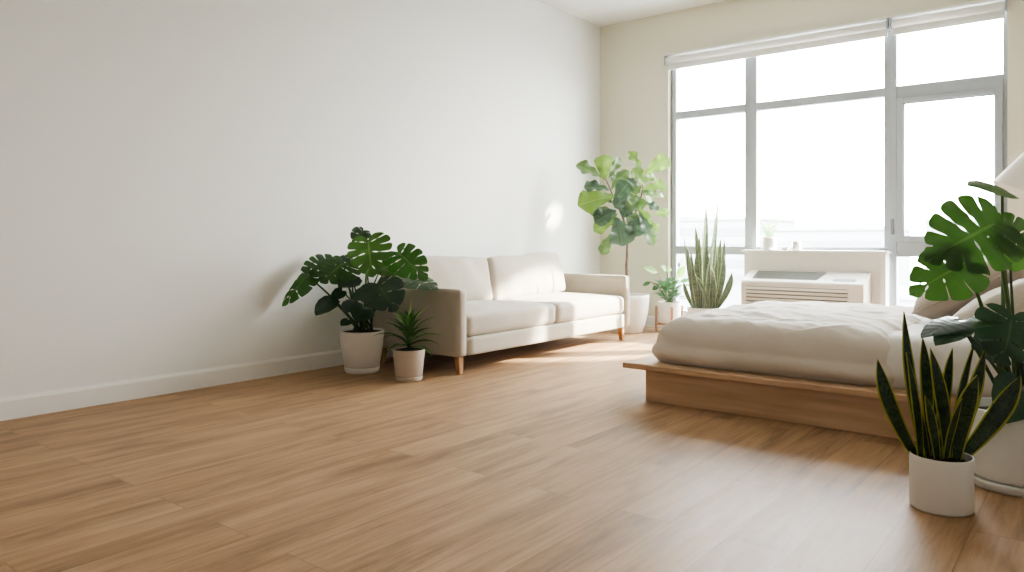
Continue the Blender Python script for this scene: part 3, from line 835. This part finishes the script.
for i, (bp, tp, bd, td, wr, nn, mt_, sl_, fo, dr) in enumerate(AL):
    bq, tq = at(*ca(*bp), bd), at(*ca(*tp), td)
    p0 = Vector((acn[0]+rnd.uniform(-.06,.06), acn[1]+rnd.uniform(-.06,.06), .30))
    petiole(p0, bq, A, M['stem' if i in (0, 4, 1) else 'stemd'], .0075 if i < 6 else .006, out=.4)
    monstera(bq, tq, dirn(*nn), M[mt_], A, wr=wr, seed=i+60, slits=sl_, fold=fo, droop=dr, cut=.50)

# ---- small strap-leaf plant in front of it
bc = (.845, -3.822)
B = thing('potted_dracaena', (*bc, 0), 'small strap-leaved plant in a beige pot on the floor at the sofa corner', 'potted plant')
MB().lathe((*bc, 0), [(.001,0),(.086,0),(.090,.004),(.093,.024),(.091,.029),(.086,.029),(.001,.025)], 48).build('saucer', M['potb'], B)
MB().lathe((*bc, .030), [(.001,0),(.086,0),(.0925,.007),(.110,.172),(.111,.180),(.106,.180),(.104,.172),(.098,.08),(.001,.08)], 48).build('pot', M['potb'], B)
soil(bc, .104, .20, B)
MB().tube([(bc[0], bc[1], .2), (bc[0]+.004, bc[1], .30), (bc[0], bc[1]+.004, .38)], [.012,.011,.006], 8).build('stem', M['stemd'], B)
def strap(b, a, el0, L, W, mat, parent, arch):
    V = []; UVS = []; F = []; nv = 12; p = Vector(b)
    h = Vector((math.cos(a), math.sin(a), 0)); side = Vector((-math.sin(a), math.cos(a), 0))
    for j in range(nv+1):
        s_ = j/nv; el = el0 - arch*s_**1.3
        w = W/2*(.6+.4*math.sin(math.pi*min(1, s_*1.4)))*(1-max(0, (s_-.45)/.55)**2)
        up = Vector((0,0,math.cos(el))) - h*math.sin(el)
        for u in (-1, -.5, 0, .5, 1):
            V.append(p + side*(u*w) + up*(abs(u)*w*.45)); UVS.append((abs(u), s_))
        p = p + (h*math.cos(el)+UP*math.sin(el))*(L/nv)
    for j in range(nv):
        for i in range(4): F.append((j*5+i, j*5+i+1, (j+1)*5+i+1, (j+1)*5+i))
    return MB().add(V, F, UVS).build('leaf', mat, parent)
for k in range(28):
    a = k*2.399; f = k/27
    strap((bc[0]+.01*math.cos(a), bc[1]+.01*math.sin(a), .215+.15*f), a, R(22+52*f+rnd.uniform(-8,8)), .245-.10*f*f+rnd.uniform(-.03,.04), rnd.uniform(.042,.056),
          M['drab'] if k in (17, 24) else M['dra'], B, R(62-20*f+rnd.uniform(-12,12)))
strap((bc[0], bc[1], .36), 1.0, R(86), .19, .030, M['drab'], B, R(6))

# ---- fiddle leaf fig in the corner
fc = Vector((.690, -.600, 0))
Fg = thing('potted_fig_tree', fc, 'tall fiddle leaf fig tree in a tapered stone-white planter in the far corner', 'potted plant')
MB().lathe(fc, [(.001,0),(.155,0),(.165,.006),(.195,.10),(.222,.22),(.232,.34),(.234,.385),(.228,.39),(.220,.385),(.216,.33),(.19,.2),(.001,.2)], 56).build('planter', M['potf'], Fg)
soil(fc, .217, .345, Fg)
def cf(x, y): return 570+x/4.764, 140+y/4.764
FD = 7.60
tb = at(627.3, 300, FD)
trunk = [Vector((fc.x, fc.y, .34)), Vector((fc.x+.002, fc.y, .7)), at(*cf(272,570), FD), at(*cf(275,470), FD), at(*cf(262,400), FD), at(*cf(245,350), FD), at(*cf(215,290), FD), at(*cf(185,220), FD), at(*cf(170,185), FD)]
MB().tube(trunk, [.017,.016,.015,.014,.012,.010,.009,.007,.005], 10).build('trunk', M['trunk'], Fg)
br2 = [at(*cf(272,430), FD), at(*cf(300,370), FD-.02), at(*cf(330,310), FD-.03), at(*cf(345,240), FD-.03), at(*cf(350,170), FD-.03)]
MB().tube(br2, [.011,.009,.008,.007,.005], 8).build('branch', M['trunk'], Fg)
br3 = [at(*cf(255,385), FD), at(*cf(262,310), FD+.08), at(*cf(285,230), FD+.1)]
MB().tube(br3, [.009,.007,.005], 8).build('branch', M['trunk'], Fg)
FL = [ # base, tip, depth base, depth tip, wr, normal, mat
    ((150,180),(36,112),0,-.05,.62,(.2,.5,.9),'fig'), ((165,192),(158,72),-.05,-.1,.85,(-.3,.1,1),'figb'), ((182,182),(240,78),.05,.1,.45,(.5,.2,.8),'fig'),
    ((188,240),(72,214),-.05,-.12,.75,(0,.7,.7),'figd'), ((195,238),(274,138),0,.0,.5,(-.4,.3,.9),'fig'), ((212,268),(42,302),-.1,-.18,.72,(0,.35,1),'figb'),
    ((212,290),(278,200),-.05,-.1,.95,(-.2,.3,1),'figd'), ((210,340),(102,342),0,-.1,.75,(.1,.6,.8),'fig'), ((220,335),(122,386),-.06,-.16,.85,(0,.5,1),'figd'),
    ((218,368),(256,500),-.1,-.2,1.05,(.1,.2,1),'figd'), ((206,440),(150,540),0,-.08,.55,(-.3,.2,1),'fig'), ((214,380),(116,430),.05,.0,.65,(0,.4,1),'figb'),
    ((345,160),(284,48),0,.0,.5,(.4,.2,.9),'figb'), ((352,165),(472,84),0,-.05,.70,(-.2,.3,1),'figb'), ((355,215),(304,135),-.05,-.1,.8,(.1,.4,1),'figb'),
    ((342,238),(460,212),-.05,-.12,.68,(-.1,.6,.8),'figb'), ((345,265),(468,266),0,-.05,.7,(0,1,.15),'fig'), ((335,295),(422,330),-.08,-.15,.8,(.1,.8,.6),'figd'),
    ((400,352),(472,346),.1,.05,.8,(0,.4,1),'figb'), ((318,360),(300,456),-.1,-.2,1.0,(.1,.35,1),'figd'), ((335,395),(404,494),-.02,-.12,.55,(.3,.3,.9),'fig'),
    ((345,370),(422,436),.08,.02,.6,(.1,.4,1),'figb'), ((250,330),(312,392),-.08,-.16,.85,(.1,.4,1),'fig'), ((262,240),(318,300),.0,-.08,.7,(.2,.4,1),'fig'),
    ((255,175),(314,215),.1,.05,.8,(.2,.5,.8),'figd'), ((325,325),(368,385),-.04,-.1,.9,(.1,.3,1),'figb'), ((345,200),(405,165),.1,.15,.8,(.1,.4,1),'figb'),
    ((275,270),(215,315),-.05,-.14,.8,(0,.5,.9),'figd'), ((290,330),(225,300),.12,.15,.8,(-.1,.5,.9),'figd'), ((300,260),(345,330),.1,.05,.8,(.2,.4,1),'fig'),
    ((265,390),(225,430),.1,.1,.8,(0,.4,1),'fig'), ((260,300),(250,215),.12,.2,.8,(-.1,.3,1),'figd'), ((335,270),(285,330),-.1,-.2,.7,(.1,.5,1),'fig'),
    ((340,240),(400,290),.1,.2,.9,(.2,.3,1),'figb'), ((200,300),(150,260),.12,.2,.8,(-.1,.3,1),'figd'), ((205,230),(225,160),.1,.2,.8,(.1,.3,1),'fig'),
    ((310,330),(360,290),-.1,-.16,.8,(.3,.5,.8),'fig'), ((300,300),(255,360),-.1,-.2,.8,(-.2,.4,.9),'figd'), ((340,215),(300,250),-.1,-.16,.9,(0,.5,.9),'fig'),
    ((330,350),(372,440),-.12,-.2,.7,(.2,.4,.9),'figd'), ((240,280),(290,330),.15,.1,.9,(0,.4,1),'fig'), ((235,260),(250,180),.1,.12,.8,(.1,.3,1),'fig'),
    ((350,250),(405,225),.1,.14,.9,(.1,.4,1),'fig'), ((225,350),(180,400),.1,.08,.8,(-.1,.4,1),'fig')]
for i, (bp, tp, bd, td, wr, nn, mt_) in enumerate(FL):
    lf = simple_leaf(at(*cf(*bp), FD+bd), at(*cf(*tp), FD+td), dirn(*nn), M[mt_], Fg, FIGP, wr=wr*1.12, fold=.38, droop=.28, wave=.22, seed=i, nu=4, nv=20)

# ---- small leafy plant on its wooden stand
dc = Vector((.99, -.235, 0))
S = thing('plant_stand', dc, 'small orange-brown wooden plant stand in the corner right of the fig planter', 'plant stand')
sr = .135
for k in range(4):
    a = R(38.5+90*k)    # one leg faces the camera
    lx, ly = dc.x+sr*math.cos(a), dc.y+sr*math.sin(a)
    m4 = MB(); q = .011
    ca_, sa_ = math.cos(a), math.sin(a)
    def rp(r_, w_, z): return (dc.x+r_*ca_-w_*sa_, dc.y+r_*sa_+w_*ca_, z)
    m4.add([rp(sr-q,-q,0),rp(sr+q,-q,0),rp(sr+q,q,0),rp(sr-q,q,0),rp(sr-q,-q,.26),rp(sr+q,-q,.26),rp(sr+q,q,.26),rp(sr-q,q,.26)],
           [(0,3,2,1),(4,5,6,7),(0,1,5,4),(1,2,6,5),(2,3,7,6),(3,0,4,7)])
    m4.build('leg', M['stand'], S, smooth=False, bevel=.003)
for k in range(2):
    a = R(38.5+90*k); ca_, sa_ = math.cos(a), math.sin(a)
    z0, z1 = (.062, .084) if k == 0 else (.040, .062)
    q = .010; e = sr-.011
    v = [(dc.x+r_*ca_-w_*sa_, dc.y+r_*sa_+w_*ca_, z) for z in (z0, z1) for r_, w_ in ((-e,-q),(e,-q),(e,q),(-e,q))]
    MB().add(v, [(3,2,1,0),(4,5,6,7),(0,1,5,4),(1,2,6,5),(2,3,7,6),(3,0,4,7)]).build('crossbar', M['stand'], S, smooth=False, bevel=.002)
D = thing('potted_foliage_plant', dc+Vector((0,0,.084)), 'small leafy green plant in a round white pot held by the wooden stand', 'potted plant')
MB().lathe(dc+Vector((0,0,.084)), [(.001,0),(.102,0),(.114,.01),(.118,.05),(.119,.215),(.117,.221),(.112,.221),(.110,.215),(.108,.12),(.001,.12)], 48).build('pot', M['potm'], D)
soil(dc, .110, .29, D)
def cd(x, y): return 600+x/5.72, 240+y/5.72
DL = [((330,185),(250,158),.55,'zzb'),((290,240),(243,260),.6,'zz'),((380,175),(352,150),.8,'zzb'),((385,178),(412,165),.8,'zzb'),((440,215),(485,150),.75,'zzb'),((430,225),(450,190),.9,'zzb'),
      ((450,160),(452,125),.6,'zz'),((460,240),(510,225),.7,'zz'),((470,260),(520,262),.5,'zz'),((330,265),(300,285),.8,'zz')]
for i, (bp, tp, wr, mt_) in enumerate(DL):
    bq, tq = at(*cd(*bp), 7.75), at(*cd(*tp), 7.70+rnd.uniform(-.1,.08))
    petiole(dc+Vector((rnd.uniform(-.04,.04), rnd.uniform(-.04,.04), .29)), bq, D, M['stem'], .0035, out=.35)
    simple_leaf(bq, tq, dirn(rnd.uniform(-.3,.3), .5, .9), M[mt_], D, OVAL, wr=wr*1.5, fold=.25, droop=.15, seed=i)
for k in range(58):
    a = k*2.399; f = (k+.5)/58; rr = .17*math.sqrt(f)
    bq = dc + Vector((rr*.6*math.cos(a), rr*.6*math.sin(a), .33+.20*rnd.random()*(1-.4*f)))
    d = Vector((math.cos(a), math.sin(a), rnd.uniform(.1,.9))).normalized()
    L_ = rnd.uniform(.085,.12)
    if k % 3 == 0: petiole(dc+Vector((.02*math.cos(a), .02*math.sin(a), .29)), bq, D, M['stem'], .003, out=.5)
    simple_leaf(bq, bq+d*L_, Vector((-d.x, -d.y, 1.0)), M['zz'], D, OVAL, wr=1.35, fold=.3, droop=.15, seed=k, nu=2, nv=8)

# ---- tall snake plant by the window
ec = Vector((1.55, -.66, 0))
E_ = thing('potted_snake_plant', ec, 'tall snake plant with haze-paled leaves in a low white pot between bed and window', 'potted plant')
MB().lathe(ec, [(.001,0),(.125,0),(.135,.006),(.140,.03),(.142,.30),(.140,.306),(.134,.306),(.132,.30),(.130,.2),(.001,.2)], 56).build('pot', M['potm'], E_)
soil(ec, .131, .275, E_)
def ce(x, y): return 600+x/5.72, 240+y/5.72
EL = [((540,380),(480,-10),30,0,0),((560,380),(520,60),28,-2,.1),((595,380),(606,-235),30,2,.05),((630,380),(676,-228),31,-2,-.1),((585,380),(545,-80),32,2,0),((615,380),(590,-60),32,-2,.1),((650,380),(690,-10),30,3,0),
      ((665,380),(755,185),38,10,-.05),((545,375),(478,240),26,-4,.05),((570,384),(555,40),34,-2,-.1),((630,384),(610,30),36,0,-.1),((655,384),(710,90),34,6,-.05),((600,386),(625,120),34,2,-.12),((640,386),(660,0),32,2,-.05),
      ((580,386),(570,-20),34,-2,-.06),((620,386),(545,200),24,8,-.14),((660,384),(712,0),28,8,.1),((550,384),(500,40),30,-3,-.05),((610,376),(655,-70),30,2,.12),((590,376),(610,20),30,0,.12),((570,376),(560,-60),28,0,.14),((635,376),(680,40),30,4,.12),
      ((562,386),(530,150),28,-2,-.1),((650,388),(640,160),28,4,-.1)]
for i, (bp, tp, w, bd, dd) in enumerate(EL):
    bq = at(*ce(*bp), 7.1+dd*.7); bq.z = .27
    v2 = Vector((bq.x-ec.x, bq.y-ec.y))
    if v2.length > .105: v2 *= .105/v2.length
    bq.x, bq.y = ec.x+v2.x, ec.y+v2.y
    blade(bq, at(*ce(*tp), 7.08+dd), dirn(rnd.uniform(-.7,.7), .1, 1), w*.98/5.72*7.1/FOC, M['snakeE'], E_, bend=RT*(bd/5.72*7.1/FOC*2)+dirn(0,0,rnd.uniform(-.02,.02)), twist=rnd.uniform(-.8,.8), solid=.005)

# ------------------------------------------------------------------ pillows, lamp, bedside chest
pc = at(968, 298, 4.08)
pillow('pillow', pc + Vector((0, .36, .045)), .72, .62, .27, (0, 1, 0), (-.47, -.03, .88), M['pilb'], 'taupe linen pillow leaning up the headboard end of the bed', 3)
pc = at(994, 320, 3.72)
pillow('pillow', pc + Vector((.02, .20, .03)), .42, .52, .22, (0, 1, 0), (-.52, -.03, .85), M['pilw'], 'ivory pillow at the near side of the bed, behind the large monstera', 8)

ch = thing('bedside_chest', (4.38, -1.22, 0), 'dark walnut chest standing beyond the pillows at the right edge', 'chest')
MB().box((4.105, -1.44, .06), (4.66, -1.00, .80)).build('carcass', M['walnut'], ch, smooth=False, bevel=.004)
MB().box((4.095, -1.45, .80), (4.67, -.99, .825)).build('chest_top', M['walnut'], ch, smooth=False, bevel=.005)
for z0, z1 in ((.09, .31), (.33, .55), (.57, .78)):
    d_ = MB().box((4.12, -1.458, z0), (4.645, -1.441, z1)).build('drawer', M['walnut'], ch, smooth=False, bevel=.003)
    MB().lathe((4.38, -1.458, (z0+z1)/2), [(.001,.025),(.012,.024),(.015,.015),(.007,.008),(.007,0)], 16, ax=(0,-1,0)).build('knob', M['brass'], d_)
for x in (4.13, 4.635):
    for y in (-1.415, -1.025):
        MB().box((x-.02, y-.02, 0), (x+.02, y+.02, .06)).build('foot', M['walnut'], ch, smooth=False)

la = thing('reading_lamp', (4.50, -1.10, .825), 'lamp with a tilted off-white conical shade on the chest at the right edge', 'lamp')
MB().lathe((4.50, -1.10, .825), [(.001,0),(.09,0),(.092,.012),(.085,.022),(.012,.028),(.001,.028)], 40).build('lamp_base', M['brass'], la)
axd = dirn(-.42, -.87, -.22).normalized()
apex = at(1017, 191, 4.95) - axd*.24      # narrow upper end of the shade
MB().tube([(4.50, -1.10, .85), (4.50, -1.10, 1.30), (4.49, -1.11, 1.50), (apex - axd*.06 + Vector((.03,.02,.06))), apex - axd*.04, apex + axd*.02], .009, 10).build('arm', M['brass'], la)
MB().lathe(apex, [(.001,0),(.090,0),(.093,.004),(.152,.24),(.154,.246),(.150,.246),(.145,.235),(.088,.008),(.001,.006)], 48, ax=axd).build('lamp_shade', M['shade'], la)
MB().lathe(apex+axd*.05, [(.001,0),(.018,.0),(.022,.05),(.034,.08),(.036,.105),(.025,.13),(.001,.138)], 20, ax=axd).build('bulb', M['potw'], la)

# ------------------------------------------------------------------ hazy city beyond the glass
struct(MB().box((-260, 12, -24.4), (260, 420, -24)).build('ground', M['fargr'], smooth=False))
fb = [(-62,150,26,22,29),(-30,120,20,16,26.4),(-8,170,30,20,28.5),(26,140,22,18,27.2),(-95,180,34,24,30.5),(-6,74,13,12,19.5),(14,66,11,12,21.5),(-160,190,36,24,28)]
lab = ['pale hazy apartment slab', 'low hazy block', 'wide hazy block', 'hazy square tower', 'far hazy long block', 'nearer hazy block below the sill', 'nearer grey block outside the right pane', 'farthest hazy block']
for (x, y, w, d, h), l_ in zip(fb, lab):
    bt = thing('building', (x, y, -24), l_ + ' in the skyline beyond the window', 'building', 'hazy buildings beyond the window')
    MB().box((x-w/2, y-d/2, -24), (x+w/2, y+d/2, -24+h)).build('facade', M['far1'], bt, smooth=False)
    MB().box((x-w/2-.3, y-d/2-.3, -24+h), (x+w/2+.3, y+d/2+.3, -23.5+h)).build('roof', M['far1'], bt, smooth=False)
    for r_ in range(4):
        z = -24+h-3.2-3.2*r_
        MB().box((x-w/2+1, y-d/2-.12, z), (x+w/2-1, y-d/2+.02, z+1.6)).build('window_band', M['far2'], bt, smooth=False)

# ------------------------------------------------------------------ light
w = bpy.data.worlds.new('sky'); scene.world = w; w.use_nodes = True
N = w.node_tree.nodes; L = w.node_tree.links; bg = N['Background']
tc = N.new('ShaderNodeTexCoord'); sz = N.new('ShaderNodeSeparateXYZ'); L.new(tc.outputs['Generated'], sz.inputs[0])
cr = N.new('ShaderNodeValToRGB'); mr = N.new('ShaderNodeMapRange'); mr.inputs['From Min'].default_value = -1
L.new(sz.outputs['Z'], mr.inputs['Value']); L.new(mr.outputs[0], cr.inputs['Fac'])
e = cr.color_ramp.elements
e[0].position = .40; e[0].color = (.55,.56,.56,1); e[1].position = .52; e[1].color = (1,.995,.98,1)
k = e.new(.9); k.color = (.86,.93,1,1)
L.new(cr.outputs['Color'], bg.inputs['Color']); bg.inputs['Strength'].default_value = 17.0

def area(name, loc, target, sx_, sy_, energy, col=(1,1,1), portal=False):
    l = bpy.data.lights.new(name, 'AREA'); l.shape = 'RECTANGLE'; l.size = sx_; l.size_y = sy_; l.energy = energy; l.color = col
    o = bpy.data.objects.new(name, l); COL.objects.link(o); o.location = loc
    o.rotation_euler = (Vector(target)-Vector(loc)).to_track_quat('-Z', 'Y').to_euler()
    if portal: l.cycles.is_portal = True
    return o
area('window_portal', ((WX0+WX1)/2, .16, (WZ0+WZ1)/2), ((WX0+WX1)/2, -1, (WZ0+WZ1)/2), WX1-WX0, WZ1-WZ0, 1, portal=True)
area('rear_fill', (3.0, -9.8, 2.4), (1.2, -4.0, 1.2), 3.2, 1.6, 4, (1, .78, .54))  # added fill from behind the camera, no lamp stands there
area('side_fill', (4.85, -8.6, 2.0), (0, -6.6, 1.5), 1.6, 1.8, 24, (1, .97, .92))  # added fill to brighten the left wall, no real source
sp = bpy.data.lights.new('sun_beam', 'SPOT'); sp.energy = 26000; sp.spot_size = R(9); sp.spot_blend = .25; sp.shadow_soft_size = .06; sp.color = (1, .93, .80)
spo = bpy.data.objects.new('sun_beam', sp); COL.objects.link(spo)
spo.location = (7.5, 5.2, 5.0)
spo.rotation_euler = (Vector((1.05, -1.58, .12)) - Vector(spo.location)).to_track_quat('-Z', 'Y').to_euler()

sp2 = sp.copy(); sp2.name = 'sun_beam_wall'; sp2.spot_size = R(1.35); sp2.energy = 14000
spw = bpy.data.objects.new('sun_beam_wall', sp2); COL.objects.link(spw); spw.location = (7.4, 5.3, 5.0)
spw.rotation_euler = (Vector((0, -.93, 1.2)) - Vector(spw.location)).to_track_quat('-Z', 'Y').to_euler()

# soft haze of the sunlit room air
hz, nt_, N, L, P = newmat('room_haze'); N.remove(P)
vs = N.new('ShaderNodeVolumeScatter'); vs.inputs['Density'].default_value = HAZE; vs.inputs['Anisotropy'].default_value = .55
L.new(vs.outputs[0], N['Material Output'].inputs['Volume'])
if HAZE:
    ho = MB().box((-.05, RY-.05, -.05), (RX+.05, .18, RZ+.05)).build('haze', hz, smooth=False)
    tag(ho, 'faint bright haze filling the sunlit room air', 'haze', kind='stuff')

# ------------------------------------------------------------------ camera
cam = bpy.data.cameras.new('camera'); co = bpy.data.objects.new('camera', cam); COL.objects.link(co)
cam.sensor_width = 36; cam.lens = 36*FOC/1024; cam.shift_y = -46/1024
cam.clip_start = .05; cam.clip_end = 1000
co.location = CAM; co.rotation_euler = (R(90), 0, YAW)
scene.camera = co
scene.view_settings.view_transform = 'AgX'
scene.view_settings.look = 'AgX - High Contrast'
scene.view_settings.exposure = 0.72
